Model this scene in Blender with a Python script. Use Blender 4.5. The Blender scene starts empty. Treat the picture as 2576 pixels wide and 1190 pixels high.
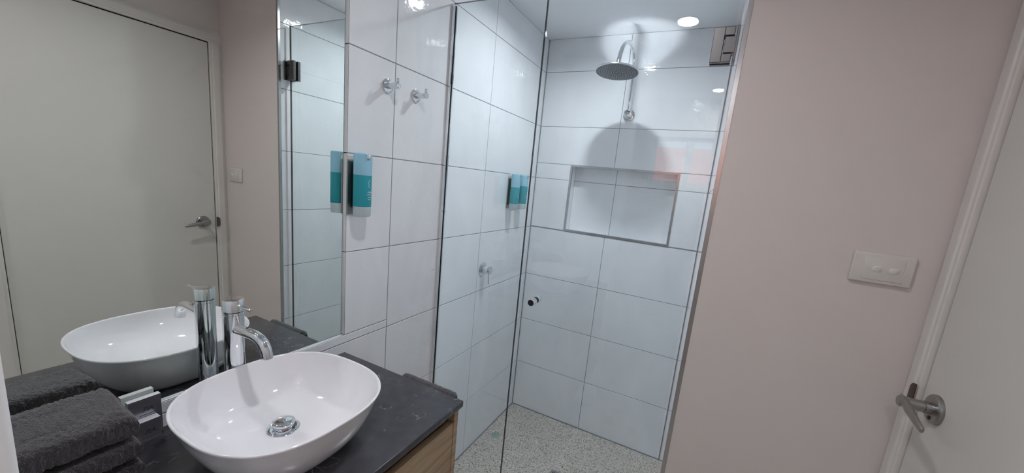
import bpy, bmesh, math, random
from mathutils import Vector, Matrix, noise

S = bpy.context.scene
COL = S.collection
random.seed(4)

# ------------------------------------------------------------------ measures
YC = 2.1766          # shower back wall
YG = 1.2891          # line of the shower glass
YN = 1.2467          # face of the painted wall with the light switch
XR0, XR1 = 0.9775, 0.9560   # right shower wall (front arris, back corner)
W = 1.4791           # wall that holds the room door
ZC = 2.276           # ceiling
ZF = -0.015          # floor
XM = -0.009          # mirror surface, set into the tiling
ZB = 0.870           # benchtop surface
YREAR = -1.0         # wall behind the camera, with the window
XJ = 0.470
GROUT = 0.0027

# ------------------------------------------------------------------ camera
cam_d = bpy.data.cameras.new('camera')
cam = bpy.data.objects.new('camera', cam_d)
COL.objects.link(cam)
M = ((0.888684, -0.166661, 0.427159), (0.447861, 0.115802, -0.886572), (0.098291, 0.979191, 0.177552))
m4 = Matrix.Identity(4)
for i in range(3):
    for j in range(3):
        m4[i][j] = M[i][j]
m4.translation = Vector((0.9780, 0.0571, 1.4686))
cam.matrix_world = m4
FPX = 946.1
cam_d.sensor_fit = 'HORIZONTAL'
cam_d.sensor_width = 36.0
cam_d.lens = 36.0 * FPX / 2576.0
cam_d.shift_x = -24.69 / 2576.0
cam_d.shift_y = 32.37 / 2576.0
cam_d.clip_start = 0.01
S.camera = cam

# ------------------------------------------------------------------ world, exposure, sampling
wd = bpy.data.worlds.new('World')
S.world = wd
wd.use_nodes = True
bg = wd.node_tree.nodes['Background']
bg.inputs['Color'].default_value = (0.80, 0.90, 1.0, 1)
bg.inputs['Strength'].default_value = 1.6
sun_d = bpy.data.lights.new('sun', 'SUN'); sun_d.energy = 12.0; sun_d.angle = 0.01; sun_d.color = (1.0, 0.95, 0.88)
sun = bpy.data.objects.new('sun', sun_d); COL.objects.link(sun)
sun.rotation_euler = Vector((0.25, -0.62, -0.74)).to_track_quat('-Z', 'Y').to_euler()
S.view_settings.view_transform = 'Standard'
S.view_settings.look = 'None'
S.view_settings.gamma = 1.0
S.view_settings.exposure = 0.07
S.view_settings.use_curve_mapping = False
cy = S.cycles
cy.use_denoising = True
cy.max_bounces = 9
cy.diffuse_bounces = 4
cy.glossy_bounces = 6
cy.use_adaptive_sampling = True
cy.adaptive_threshold = 0.08
cy.adaptive_min_samples = 28
cy.transmission_bounces = 8
cy.transparent_max_bounces = 24
cy.caustics_reflective = True
cy.caustics_refractive = True
cy.blur_glossy = 0.0
cy.use_guiding = True
cy.use_surface_guiding = True
cy.use_volume_guiding = False
cy.guiding_training_samples = 64
cy.surface_guiding_probability = 0.5
cy.sample_clamp_indirect = 80.0

SHOWER_LAMP = 4.9      # watts of the lamp over the shower
ROOM_LAMP = 3.6        # watts of the downlight over the vanity
REAR_LAMP = 4.7        # watts of the downlight behind the camera

# ------------------------------------------------------------------ materials
def lin(r, g, b):
    f = lambda c: (c / 255 / 12.92) if c / 255 <= 0.04045 else ((c / 255 + 0.055) / 1.055) ** 2.4
    return (f(r), f(g), f(b), 1.0)

def new_mat(name):
    m = bpy.data.materials.new(name)
    m.use_nodes = True
    nt = m.node_tree
    return m, nt, nt.nodes['Principled BSDF']

def pmat(name, col, rough=0.5, metal=0.0, bump=None, spec=0.5, coat=0.0, var=None, sheen=0.0):
    """principled material; bump=(scale, strength, distance); var=(scale, amount) mottles the colour"""
    m, nt, b = new_mat(name)
    b.inputs['Base Color'].default_value = col
    b.inputs['Roughness'].default_value = rough
    b.inputs['Metallic'].default_value = metal
    b.inputs['Specular IOR Level'].default_value = spec
    b.inputs['Coat Weight'].default_value = coat
    b.inputs['Sheen Weight'].default_value = sheen
    if bump or var:
        tc = nt.nodes.new('ShaderNodeTexCoord')
    if bump:
        n = nt.nodes.new('ShaderNodeTexNoise')
        n.inputs['Scale'].default_value = bump[0]
        n.inputs['Detail'].default_value = 3
        bp = nt.nodes.new('ShaderNodeBump')
        bp.inputs['Strength'].default_value = bump[1]
        bp.inputs['Distance'].default_value = bump[2]
        nt.links.new(tc.outputs['Object'], n.inputs['Vector'])
        nt.links.new(n.outputs['Fac'], bp.inputs['Height'])
        nt.links.new(bp.outputs['Normal'], b.inputs['Normal'])
    if var:
        n2 = nt.nodes.new('ShaderNodeTexNoise')
        n2.inputs['Scale'].default_value = var[0]
        n2.inputs['Detail'].default_value = 4
        mx = nt.nodes.new('ShaderNodeMixRGB')
        k = 1 - var[1]
        mx.inputs['Color1'].default_value = (col[0] * k, col[1] * k, col[2] * k, 1)
        mx.inputs['Color2'].default_value = col
        nt.links.new(tc.outputs['Object'], n2.inputs['Vector'])
        nt.links.new(n2.outputs['Fac'], mx.inputs['Fac'])
        nt.links.new(mx.outputs['Color'], b.inputs['Base Color'])
    return m

def emat(name, col, strength):
    m, nt, b = new_mat(name)
    b.inputs['Base Color'].default_value = (0.8, 0.8, 0.8, 1)
    b.inputs['Emission Color'].default_value = col
    b.inputs['Emission Strength'].default_value = strength
    return m

def glass_mat(name, tint):
    """clear sheet: straight see-through with the reflection of each glass face"""
    m = bpy.data.materials.new(name)
    m.use_nodes = True
    nt = m.node_tree
    nt.nodes.clear()
    out = nt.nodes.new('ShaderNodeOutputMaterial')
    tr = nt.nodes.new('ShaderNodeBsdfTransparent')
    tr.inputs['Color'].default_value = tint
    gl = nt.nodes.new('ShaderNodeBsdfGlossy')
    gl.inputs['Roughness'].default_value = 0.0
    gl.inputs['Color'].default_value = (1, 1, 1, 1)
    geo = nt.nodes.new('ShaderNodeNewGeometry')
    ior = nt.nodes.new('ShaderNodeMapRange')
    ior.inputs['To Min'].default_value = 1.5
    ior.inputs['To Max'].default_value = 1 / 1.5
    fr = nt.nodes.new('ShaderNodeFresnel')
    mix = nt.nodes.new('ShaderNodeMixShader')
    L = nt.links.new
    L(geo.outputs['Backfacing'], ior.inputs['Value'])
    L(ior.outputs['Result'], fr.inputs['IOR'])
    L(fr.outputs['Fac'], mix.inputs['Fac'])
    L(tr.outputs['BSDF'], mix.inputs[1])
    L(gl.outputs['BSDF'], mix.inputs[2])
    L(mix.outputs['Shader'], out.inputs['Surface'])
    return m

def tile_mat(name, col):
    m, nt, b = new_mat(name)
    L = nt.links.new
    tc = nt.nodes.new('ShaderNodeTexCoord')
    # faint cloudy streaks in the glaze
    mp = nt.nodes.new('ShaderNodeMapping')
    mp.inputs['Rotation'].default_value = (0.4, 0.5, 0.3)
    mp.inputs['Scale'].default_value = (2.2, 2.2, 1.2)
    n = nt.nodes.new('ShaderNodeTexNoise')
    n.inputs['Scale'].default_value = 2.4
    n.inputs['Detail'].default_value = 5
    n.inputs['Distortion'].default_value = 0.8
    cr = nt.nodes.new('ShaderNodeValToRGB')
    cr.color_ramp.elements[0].position = 0.35
    cr.color_ramp.elements[0].color = (col[0] * 0.93, col[1] * 0.93, col[2] * 0.935, 1)
    cr.color_ramp.elements[1].position = 0.65
    cr.color_ramp.elements[1].color = col
    L(tc.outputs['Object'], mp.inputs['Vector'])
    L(mp.outputs['Vector'], n.inputs['Vector'])
    L(n.outputs['Fac'], cr.inputs['Fac'])
    L(cr.outputs['Color'], b.inputs['Base Color'])
    # gently uneven glaze that breaks up the lamp reflections
    n2 = nt.nodes.new('ShaderNodeTexNoise')
    n2.inputs['Scale'].default_value = 34
    n2.inputs['Detail'].default_value = 2
    bp = nt.nodes.new('ShaderNodeBump')
    bp.inputs['Strength'].default_value = 0.16
    bp.inputs['Distance'].default_value = 0.004
    L(tc.outputs['Object'], n2.inputs['Vector'])
    L(n2.outputs['Fac'], bp.inputs['Height'])
    L(bp.outputs['Normal'], b.inputs['Normal'])
    b.inputs['Roughness'].default_value = 0.05
    return m

def stone_mat():
    m, nt, b = new_mat('dark_veined_stone')
    L = nt.links.new
    tc = nt.nodes.new('ShaderNodeTexCoord')
    dn = nt.nodes.new('ShaderNodeTexNoise'); dn.inputs['Scale'].default_value = 14; dn.inputs['Detail'].default_value = 4
    ad = nt.nodes.new('ShaderNodeMixRGB'); ad.blend_type = 'LINEAR_LIGHT'; ad.inputs['Fac'].default_value = 0.075
    vo = nt.nodes.new('ShaderNodeTexVoronoi'); vo.feature = 'DISTANCE_TO_EDGE'; vo.inputs['Scale'].default_value = 24
    vr = nt.nodes.new('ShaderNodeValToRGB')
    vr.color_ramp.elements[0].position = 0.0; vr.color_ramp.elements[0].color = (1, 1, 1, 1)
    vr.color_ramp.elements[1].position = 0.03; vr.color_ramp.elements[1].color = (0, 0, 0, 1)
    mk = nt.nodes.new('ShaderNodeTexNoise'); mk.inputs['Scale'].default_value = 22; mk.inputs['Detail'].default_value = 2
    mr = nt.nodes.new('ShaderNodeValToRGB')
    mr.color_ramp.elements[0].position = 0.56; mr.color_ramp.elements[0].color = (0, 0, 0, 1)
    mr.color_ramp.elements[1].position = 0.74; mr.color_ramp.elements[1].color = (1, 1, 1, 1)
    mu = nt.nodes.new('ShaderNodeMath'); mu.operation = 'MULTIPLY'
    cl = nt.nodes.new('ShaderNodeTexNoise'); cl.inputs['Scale'].default_value = 40; cl.inputs['Detail'].default_value = 6
    cm = nt.nodes.new('ShaderNodeMixRGB'); cm.inputs['Color1'].default_value = lin(44, 43, 48); cm.inputs['Color2'].default_value = lin(72, 71, 76)
    fm = nt.nodes.new('ShaderNodeMixRGB'); fm.inputs['Color2'].default_value = lin(158, 157, 160)
    L(tc.outputs['Object'], dn.inputs['Vector']); L(tc.outputs['Object'], ad.inputs['Color1']); L(dn.outputs['Color'], ad.inputs['Color2'])
    L(ad.outputs['Color'], vo.inputs['Vector']); L(vo.outputs['Distance'], vr.inputs['Fac'])
    L(tc.outputs['Object'], mk.inputs['Vector']); L(mk.outputs['Fac'], mr.inputs['Fac'])
    L(vr.outputs['Color'], mu.inputs[0]); L(mr.outputs['Color'], mu.inputs[1])
    L(tc.outputs['Object'], cl.inputs['Vector']); L(cl.outputs['Fac'], cm.inputs['Fac'])
    L(cm.outputs['Color'], fm.inputs['Color1']); L(mu.outputs['Value'], fm.inputs['Fac'])
    L(fm.outputs['Color'], b.inputs['Base Color'])
    b.inputs['Roughness'].default_value = 0.22
    return m

def wood_mat():
    m, nt, b = new_mat('light_oak')
    L = nt.links.new
    tc = nt.nodes.new('ShaderNodeTexCoord')
    mp = nt.nodes.new('ShaderNodeMapping'); mp.inputs['Scale'].default_value = (30, 1.6, 26)
    n = nt.nodes.new('ShaderNodeTexNoise'); n.inputs['Scale'].default_value = 2.2; n.inputs['Detail'].default_value = 8; n.inputs['Distortion'].default_value = 0.6
    cr = nt.nodes.new('ShaderNodeValToRGB')
    cr.color_ramp.elements[0].position = 0.3; cr.color_ramp.elements[0].color = lin(160, 134, 104)
    cr.color_ramp.elements[1].position = 0.7; cr.color_ramp.elements[1].color = lin(204, 180, 148)
    mp2 = nt.nodes.new('ShaderNodeMapping'); mp2.inputs['Scale'].default_value = (160, 7, 150)
    n2 = nt.nodes.new('ShaderNodeTexNoise'); n2.inputs['Scale'].default_value = 2; n2.inputs['Detail'].default_value = 3
    mx = nt.nodes.new('ShaderNodeMixRGB'); mx.blend_type = 'MULTIPLY'; mx.inputs['Fac'].default_value = 0.35
    L(tc.outputs['Object'], mp.inputs['Vector']); L(mp.outputs['Vector'], n.inputs['Vector']); L(n.outputs['Fac'], cr.inputs['Fac'])
    L(tc.outputs['Object'], mp2.inputs['Vector']); L(mp2.outputs['Vector'], n2.inputs['Vector'])
    L(cr.outputs['Color'], mx.inputs['Color1']); L(n2.outputs['Color'], mx.inputs['Color2'])
    L(mx.outputs['Color'], b.inputs['Base Color'])
    b.inputs['Roughness'].default_value = 0.45
    return m

def floor_mat():
    """honed concrete tile: grey ground with small dark and pale aggregate, and one greenish stain"""
    m, nt, b = new_mat('aggregate_floor')
    L = nt.links.new
    N = nt.nodes.new
    tc = N('ShaderNodeTexCoord')
    dn = N('ShaderNodeTexNoise'); dn.inputs['Scale'].default_value = 90
    ad = N('ShaderNodeMixRGB'); ad.blend_type = 'LINEAR_LIGHT'; ad.inputs['Fac'].default_value = 0.006
    L(tc.outputs['Object'], dn.inputs['Vector']); L(tc.outputs['Object'], ad.inputs['Color1']); L(dn.outputs['Color'], ad.inputs['Color2'])
    base = N('ShaderNodeTexNoise'); base.inputs['Scale'].default_value = 120; base.inputs['Detail'].default_value = 6
    L(tc.outputs['Object'], base.inputs['Vector'])
    cb = N('ShaderNodeValToRGB')
    cb.color_ramp.elements[0].position = 0.3; cb.color_ramp.elements[0].color = lin(178, 170, 161)
    cb.color_ramp.elements[1].position = 0.7; cb.color_ramp.elements[1].color = lin(214, 206, 197)
    L(base.outputs['Fac'], cb.inputs['Fac'])
    col = cb.outputs['Color']
    for scale, seed, lo, c, size in ((200, 3.1, 0.84, lin(62, 60, 60), .5), (250, 7.7, 0.74, lin(112, 104, 98), .55), (170, 1.3, 0.86, lin(232, 228, 222), .45), (300, 9.9, 0.75, lin(214, 210, 204), .5)):
        mp = N('ShaderNodeMapping'); mp.inputs['Location'].default_value = (seed, seed * 2, 0)
        v = N('ShaderNodeTexVoronoi'); v.inputs['Scale'].default_value = scale
        L(ad.outputs['Color'], mp.inputs['Vector']); L(mp.outputs['Vector'], v.inputs['Vector'])
        sp = N('ShaderNodeSeparateColor'); L(v.outputs['Color'], sp.inputs['Color'])
        g1 = N('ShaderNodeMath'); g1.operation = 'GREATER_THAN'; g1.inputs[1].default_value = lo; L(sp.outputs['Red'], g1.inputs[0])
        g2 = N('ShaderNodeMath'); g2.operation = 'LESS_THAN'; g2.inputs[1].default_value = size; L(v.outputs['Distance'], g2.inputs[0])
        mu = N('ShaderNodeMath'); mu.operation = 'MULTIPLY'; L(g1.outputs[0], mu.inputs[0]); L(g2.outputs[0], mu.inputs[1])
        mx = N('ShaderNodeMixRGB'); mx.inputs['Color2'].default_value = c
        L(mu.outputs[0], mx.inputs['Fac']); L(col, mx.inputs['Color1']); col = mx.outputs['Color']
    # stain
    vd = N('ShaderNodeVectorMath'); vd.operation = 'DISTANCE'; vd.inputs[1].default_value = (0.072, 1.832, ZF)
    sn = N('ShaderNodeTexNoise'); sn.inputs['Scale'].default_value = 45; sn.inputs['Detail'].default_value = 4
    L(tc.outputs['Object'], vd.inputs[0]); L(tc.outputs['Object'], sn.inputs['Vector'])
    sm = N('ShaderNodeMath'); sm.operation = 'MULTIPLY'; sm.inputs[1].default_value = 0.055; L(sn.outputs['Fac'], sm.inputs[0])
    ls = N('ShaderNodeMath'); ls.operation = 'LESS_THAN'; L(vd.outputs['Value'], ls.inputs[0]); L(sm.outputs[0], ls.inputs[1])
    hf = N('ShaderNodeMath'); hf.operation = 'MULTIPLY'; hf.inputs[1].default_value = 0.6; L(ls.outputs[0], hf.inputs[0])
    ms = N('ShaderNodeMixRGB'); ms.inputs['Color2'].default_value = lin(104, 148, 140)
    L(hf.outputs[0], ms.inputs['Fac']); L(col, ms.inputs['Color1'])
    L(ms.outputs['Color'], b.inputs['Base Color'])
    b.inputs['Roughness'].default_value = 0.42
    return m

def brick_mat():
    m, nt, b = new_mat('red_brick')
    L = nt.links.new
    tc = nt.nodes.new('ShaderNodeTexCoord')
    mp = nt.nodes.new('ShaderNodeMapping'); mp.inputs['Rotation'].default_value = (math.pi / 2, 0, 0)
    br = nt.nodes.new('ShaderNodeTexBrick'); br.inputs['Scale'].default_value = 4.2
    br.inputs['Color1'].default_value = lin(205, 120, 96); br.inputs['Color2'].default_value = lin(186, 98, 78); br.inputs['Mortar'].default_value = lin(190, 176, 165)
    br.inputs['Mortar Size'].default_value = 0.012
    L(tc.outputs['Object'], mp.inputs['Vector']); L(mp.outputs['Vector'], br.inputs['Vector']); L(br.outputs['Color'], b.inputs['Base Color'])
    b.inputs['Roughness'].default_value = 0.9
    return m

MT = dict(
    tile=tile_mat('white_gloss_tile', lin(240, 242, 246)),
    grout=pmat('grey_grout', lin(140, 142, 145), 0.9),
    paint=pmat('warm_white_paint', lin(216, 208, 204), 0.55, bump=(700, 0.05, 0.0005)),
    ceil=pmat('ceiling_paint', lin(240, 241, 244), 0.8),
    door=pmat('door_enamel', lin(214, 212, 206), 0.42, bump=(500, 0.03, 0.0004)),
    trimw=pmat('trim_enamel', lin(218, 214, 209), 0.4),
    chrome=pmat('chrome', (0.78, 0.80, 0.82, 1), 0.04, 1.0),
    softchrome=pmat('satin_chrome_top', (0.86, 0.87, 0.88, 1), 0.14, 1.0),
    satin=pmat('satin_nickel', (0.36, 0.355, 0.35, 1), 0.3, 1.0),
    alu=pmat('aluminium_trim', (0.47, 0.475, 0.48, 1), 0.24, 1.0),
    rose=pmat('shower_face', lin(118, 120, 126), 0.4, 0.3),
    dark=pmat('dark_rubber', lin(26, 26, 28), 0.5),
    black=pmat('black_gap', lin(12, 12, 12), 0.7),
    glass=glass_mat('clear_glass', (0.942, 0.974, 0.980, 1)),
    pane=glass_mat('window_glass', (0.95, 0.97, 0.97, 1)),
    edge=pmat('polished_glass_edge', lin(5, 10, 10), 0.05, 0.0, spec=0.7),
    ceramic=pmat('white_ceramic', lin(238, 236, 240), 0.06, coat=0.4),
    stone=stone_mat(), wood=wood_mat(), floor=floor_mat(), brick=brick_mat(),
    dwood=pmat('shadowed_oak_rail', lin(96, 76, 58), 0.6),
    towel=pmat('charcoal_towelling', lin(60, 53, 60), 0.95, bump=(520, 1.0, 0.004), var=(90, 0.6), sheen=0.45),
    plastic=pmat('white_plastic', lin(212, 208, 203), 0.35),
    box=pmat('white_carton', lin(226, 226, 230), 0.4),
    boxfront=pmat('grey_metallic_face', lin(176, 176, 186), 0.25, 0.8),
    ink=pmat('grey_ink', lin(60, 60, 70), 0.6),
    winframe=pmat('white_window_frame', lin(225, 226, 226), 0.4),
    stain=pmat('green_grey_stain', lin(150, 172, 162), 0.5),
    whiteink=pmat('white_ink', lin(225, 238, 238), 0.5),
    shelltop=None, liquid=None, frost=None, mirror=None,
)
MT['mirror'] = pmat('silvered_mirror', (0.865, 0.90, 0.87, 1), 0.0, 1.0)

def bottle_mat(name, col, trans, rough):
    m, nt, b = new_mat(name)
    b.inputs['Base Color'].default_value = col
    b.inputs['Roughness'].default_value = rough
    b.inputs['Transmission Weight'].default_value = trans
    b.inputs['IOR'].default_value = 1.2
    return m
MT['shelltop'] = bottle_mat('pale_blue_bottle', lin(172, 224, 244), 0.3, 0.3)
MT['liquid'] = bottle_mat('teal_liquid', lin(66, 178, 192), 0.2, 0.25)
MT['frost'] = bottle_mat('frosted_base', lin(226, 238, 242), 0.5, 0.4)

# ------------------------------------------------------------------ helpers
def link(o, parent=None):
    COL.objects.link(o)
    if parent is not None:
        o.parent = parent
    return o

def tag(o, label=None, cat=None, group=None, kind=None):
    if label: o['label'] = label
    if cat: o['category'] = cat
    if group: o['group'] = group
    if kind: o['kind'] = kind
    return o

def thing(name, loc, label, cat, group=None):
    o = bpy.data.objects.new(name, None)
    o.location = loc
    o.empty_display_size = 0.02
    link(o)
    return tag(o, label, cat, group)

def finish(name, bm, mats, parent=None, smooth=None, origin=None):
    """bmesh in world coordinates -> one mesh object whose origin sits at the parent's origin (or at `origin`)"""
    off = Vector((0, 0, 0))
    if parent is not None:
        p = parent
        while p is not None:
            off += p.location
            p = p.parent
    loc = Vector((0, 0, 0))
    if parent is None and origin is not None:
        loc = Vector(origin); off = loc
    bmesh.ops.translate(bm, verts=bm.verts, vec=-off)
    bmesh.ops.recalc_face_normals(bm, faces=bm.faces)
    me = bpy.data.meshes.new(name)
    bm.to_mesh(me); bm.free()
    if not isinstance(mats, (list, tuple)): mats = [mats]
    for m in mats: me.materials.append(m)
    o = bpy.data.objects.new(name, me)
    o.location = loc
    link(o, parent)
    if smooth is not None:
        for p in me.polygons: p.use_smooth = True
        if smooth < 180:
            me.set_sharp_from_angle(angle=math.radians(smooth))
    return o

def B(): return bmesh.new()

def box(bm, x0, x1, y0, y1, z0, z1, bev=0.0, mat=0, seg=2):
    r = bmesh.ops.create_cube(bm, size=1.0)
    vs = r['verts']
    for v in vs:
        v.co = Vector(((x0 + x1) / 2 + v.co.x * (x1 - x0), (y0 + y1) / 2 + v.co.y * (y1 - y0), (z0 + z1) / 2 + v.co.z * (z1 - z0)))
    fs = set(f for v in vs for f in v.link_faces)
    for f in fs: f.material_index = mat
    if bev > 0:
        es = list(set(e for v in vs for e in v.link_edges))
        r = bmesh.ops.bevel(bm, geom=es, offset=bev, segments=seg, profile=0.5, affect='EDGES')
        for f in r['faces']: f.material_index = mat
    return vs

def frame_of(d):
    d = Vector(d).normalized()
    u = d.cross(Vector((0, 0, 1)))
    if u.length < 1e-4: u = d.cross(Vector((0, 1, 0)))
    u.normalize()
    return u, u.cross(d).normalized()

def lathe(bm, base, axis, prof, n=48, mat=0, cap0=True, cap1=True):
    """revolve prof [(distance along axis, radius)]"""
    ax = Vector(axis).normalized(); u, v = frame_of(ax); base = Vector(base)
    rings = []
    for h, r in prof:
        rings.append([bm.verts.new(base + ax * h + (u * math.cos(2 * math.pi * k / n) + v * math.sin(2 * math.pi * k / n)) * r) for k in range(n)])
    for a, b in zip(rings, rings[1:]):
        for k in range(n):
            f = bm.faces.new((a[k], a[(k + 1) % n], b[(k + 1) % n], b[k])); f.material_index = mat
    if cap0: bm.faces.new(rings[0][::-1]).material_index = mat
    if cap1: bm.faces.new(rings[-1]).material_index = mat

def tube(bm, pts, rad, n=24, mat=0):
    pts = [Vector(p) for p in pts]
    if not isinstance(rad, (list, tuple)): rad = [rad] * len(pts)
    u = None; rings = []
    for i, p in enumerate(pts):
        d = (pts[min(i + 1, len(pts) - 1)] - pts[max(i - 1, 0)]).normalized()
        if u is None: u, v = frame_of(d)
        u = (u - d * u.dot(d)).normalized(); v = d.cross(u)
        rings.append([bm.verts.new(p + (u * math.cos(2 * math.pi * k / n) + v * math.sin(2 * math.pi * k / n)) * rad[i]) for k in range(n)])
    for a, b in zip(rings, rings[1:]):
        for k in range(n):
            bm.faces.new((a[k], a[(k + 1) % n], b[(k + 1) % n], b[k])).material_index = mat
    bm.faces.new(rings[0][::-1]).material_index = mat
    bm.faces.new(rings[-1]).material_index = mat

def bez(p0, p1, p2, p3, n=12):
    p0, p1, p2, p3 = map(Vector, (p0, p1, p2, p3))
    return [((1 - t) ** 3) * p0 + 3 * t * (1 - t) ** 2 * p1 + 3 * t * t * (1 - t) * p2 + t ** 3 * p3 for t in [i / n for i in range(n + 1)]]

def text_obj(name, body, size, loc, rot, mat, parent, extrude=0.0002, shear=0.0):
    cu = bpy.data.curves.new(name, 'FONT')
    cu.body = body; cu.size = size; cu.extrude = extrude; cu.align_x = 'CENTER'; cu.shear = shear
    tmp = bpy.data.objects.new(name, cu)
    COL.objects.link(tmp)
    dg = bpy.context.evaluated_depsgraph_get(); dg.update()
    me = bpy.data.meshes.new_from_object(tmp.evaluated_get(dg))
    bpy.data.objects.remove(tmp)
    me.transform(Matrix.Translation(Vector(loc)) @ rot)
    off = Vector((0, 0, 0)); p = parent
    while p is not None:
        off += p.location; p = p.parent
    me.transform(Matrix.Translation(-off))
    me.materials.clear(); me.materials.append(mat)
    o = bpy.data.objects.new(name, me)
    return link(o, parent)

def subtract(rects, hole):
    hu0, hu1, hv0, hv1 = hole
    out = []
    for (a, b, c, d) in rects:
        if b <= hu0 or a >= hu1 or d <= hv0 or c >= hv1:
            out.append((a, b, c, d)); continue
        if c < hv0: out.append((a, b, c, hv0))
        if d > hv1: out.append((a, b, hv1, d))
        c2, d2 = max(c, hv0), min(d, hv1)
        if a < hu0: out.append((a, hu0, c2, d2))
        if b > hu1: out.append((hu1, b, c2, d2))
    return out

def tile_rects(us, vs, holes=()):
    r = [(a, b, c, d) for a, b in zip(us, us[1:]) for c, d in zip(vs, vs[1:])]
    for h in holes: r = subtract(r, h)
    return r

def tiles(bm, rects, P, depth, holes=()):
    """bevelled tiles (material 0) over grout (material 1); P(u, v, d) maps to world, d = distance behind the face"""
    g = GROUT / 2; bv = 0.0009
    def ring(a, b, c, d, k, dd): return [bm.verts.new(P(*q, dd)) for q in ((a + k, c + k), (b - k, c + k), (b - k, d - k), (a + k, d - k))]
    for (a, b, c, d) in rects:
        if b - a < 0.006 or d - c < 0.006: continue
        r0 = ring(a, b, c, d, g + bv, 0); r1 = ring(a, b, c, d, g, bv); r2 = ring(a, b, c, d, g, depth)
        bm.faces.new(r0)
        for s, t in ((r0, r1), (r1, r2)):
            for k in range(4): bm.faces.new((s[k], s[(k + 1) % 4], t[(k + 1) % 4], t[k]))
    for (a, b, c, d) in rects:
        bm.faces.new(ring(a, b, c, d, 0, 0.0010)).material_index = 1

# ------------------------------------------------------------------ the room shell
ROWS = [ZF] + [0.3 * k for k in range(1, 8)] + [ZC]
# floor: one slab with the joints cut as thin grooves
bm = B()
fx = [-0.1, 0.470, 1.070, 1.60]; fy = [-1.1, -0.43, 0.17, 0.77, 1.285, 1.75, 2.35]
for a, b in zip(fx, fx[1:]):
    for c, d in zip(fy, fy[1:]):
        box(bm, a + 0.0015, b - 0.0015, c + 0.0015, d - 0.0015, ZF - 0.02, ZF, 0.0004, 0, 1)
box(bm, -0.1, 1.6, -1.1, 2.35, ZF - 0.06, ZF - 0.0005, 0, 1)
tag(finish('floor', bm, [MT['floor'], pmat('pale_floor_grout', lin(214, 210, 202), 0.9)]), kind='structure')
bm = B()
for (a_, b_, c_, d_) in ((0.0, 0.005, YN, YC), (0.005, XR1, YC - .005, YC)):
    box(bm, a_, b_, c_, d_, ZF, ZF + .005, .001)
box(bm, 0.0, 0.0042, YC - .0042, YC, ZF + .005, ZC, .0008)
box(bm, XR1 - .0036, XR1, YC - .0036, YC, ZF + .005, ZC, .0008)
tag(finish('baseboard_shower', bm, pmat('grey_sealant', lin(128, 134, 138), 0.5)), kind='structure', label='grey sealant bead in the corners and along the foot of the shower walls')
bm = B(); box(bm, -0.12, 1.6, -1.1, 2.35, ZC, ZC + 0.05)
tag(finish('ceiling', bm, MT['ceil']), kind='structure')

# left wall: tiled, with the mirror let into it
MIRR = (0.1303, 0.8431, 0.9265, 2.02)
LY = [YREAR, -0.74, -0.15, 0.4340, 1.0196, 1.6053, YC]
bm = B()
tiles(bm, tile_rects(LY, ROWS, [(MIRR[0], MIRR[1] - GROUT / 2, MIRR[2] + GROUT / 2, MIRR[3])]), lambda u, v, d: Vector((-d, u, v)), 0.012)
box(bm, -0.10, -0.0125, YREAR - 0.1, YC + 0.16, ZF, ZC, 0, 1)
tag(finish('wall_left', bm, [MT['tile'], MT['grout']]), kind='structure')

# back wall of the shower, with the recessed niche
NX0, NX1, NZ0, NZ1, ND = 0.2195, 0.8115, 1.2045, 1.5885, 0.088
bm = B()
hole = (NX0, NX1, NZ0, NZ1)
tiles(bm, tile_rects([0, XJ, XR1], ROWS, [hole]), lambda u, v, d: Vector((u, YC + d, v)), 0.012)
# niche lining
tiles(bm, tile_rects([NX0, XJ, NX1], [NZ0, 1.5, NZ1]), lambda u, v, d: Vector((u, YC + ND + d, v)), 0.004)
def quadp(pts, mat=0): bm.faces.new([bm.verts.new(Vector(p)) for p in pts]).material_index = mat
q_, yb_ = .0008, YC + ND - .0005
quadp([(NX0 + q_, YC, NZ0), (NX0 + q_, yb_, NZ0), (NX0 + q_, yb_, NZ1), (NX0 + q_, YC, NZ1)])
quadp([(NX1 - q_, YC, NZ0), (NX1 - q_, yb_, NZ0), (NX1 - q_, yb_, NZ1), (NX1 - q_, YC, NZ1)])
quadp([(NX0, YC, NZ0 + q_), (NX1, YC, NZ0 + q_), (NX1, yb_, NZ0 + .0025), (NX0, yb_, NZ0 + .0025)])
quadp([(NX0, YC, NZ1 - q_), (NX1, YC, NZ1 - q_), (NX1, yb_, NZ1 - q_), (NX0, yb_, NZ1 - q_)])
for r in subtract([(-0.0125, 1.6, ZF, ZC)], hole):
    box(bm, r[0], r[1], YC + 0.0125, YC + 0.16, r[2], r[3], 0, 1)
box(bm, NX0, NX1, YC + ND + 0.005, YC + 0.16, NZ0, NZ1, 0, 1)
tag(finish('wall_back', bm, [MT['tile'], MT['grout']]), kind='structure')
# metal edging round the niche mouth
bm = B()
fw, fd = 0.0100, 0.0035
box(bm, NX0 - .002, NX0 + fw, YC - fd, YC + .010, NZ0 + fw + .0001, NZ1 - fw - .0001, 0.0006)
box(bm, NX1 - fw, NX1 + .002, YC - fd, YC + .010, NZ0 + fw + .0001, NZ1 - fw - .0001, 0.0006)
box(bm, NX0 - .002, NX1 + .002, YC - fd, YC + .010, NZ0 - .002, NZ0 + fw, 0.0006)
box(bm, NX0 - .002, NX1 + .002, YC - fd, YC + .010, NZ1 - fw, NZ1 + .002, 0.0006)
tag(finish('trim_1', bm, MT['alu']), kind='structure', label='metal edging round the shower niche')

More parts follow.
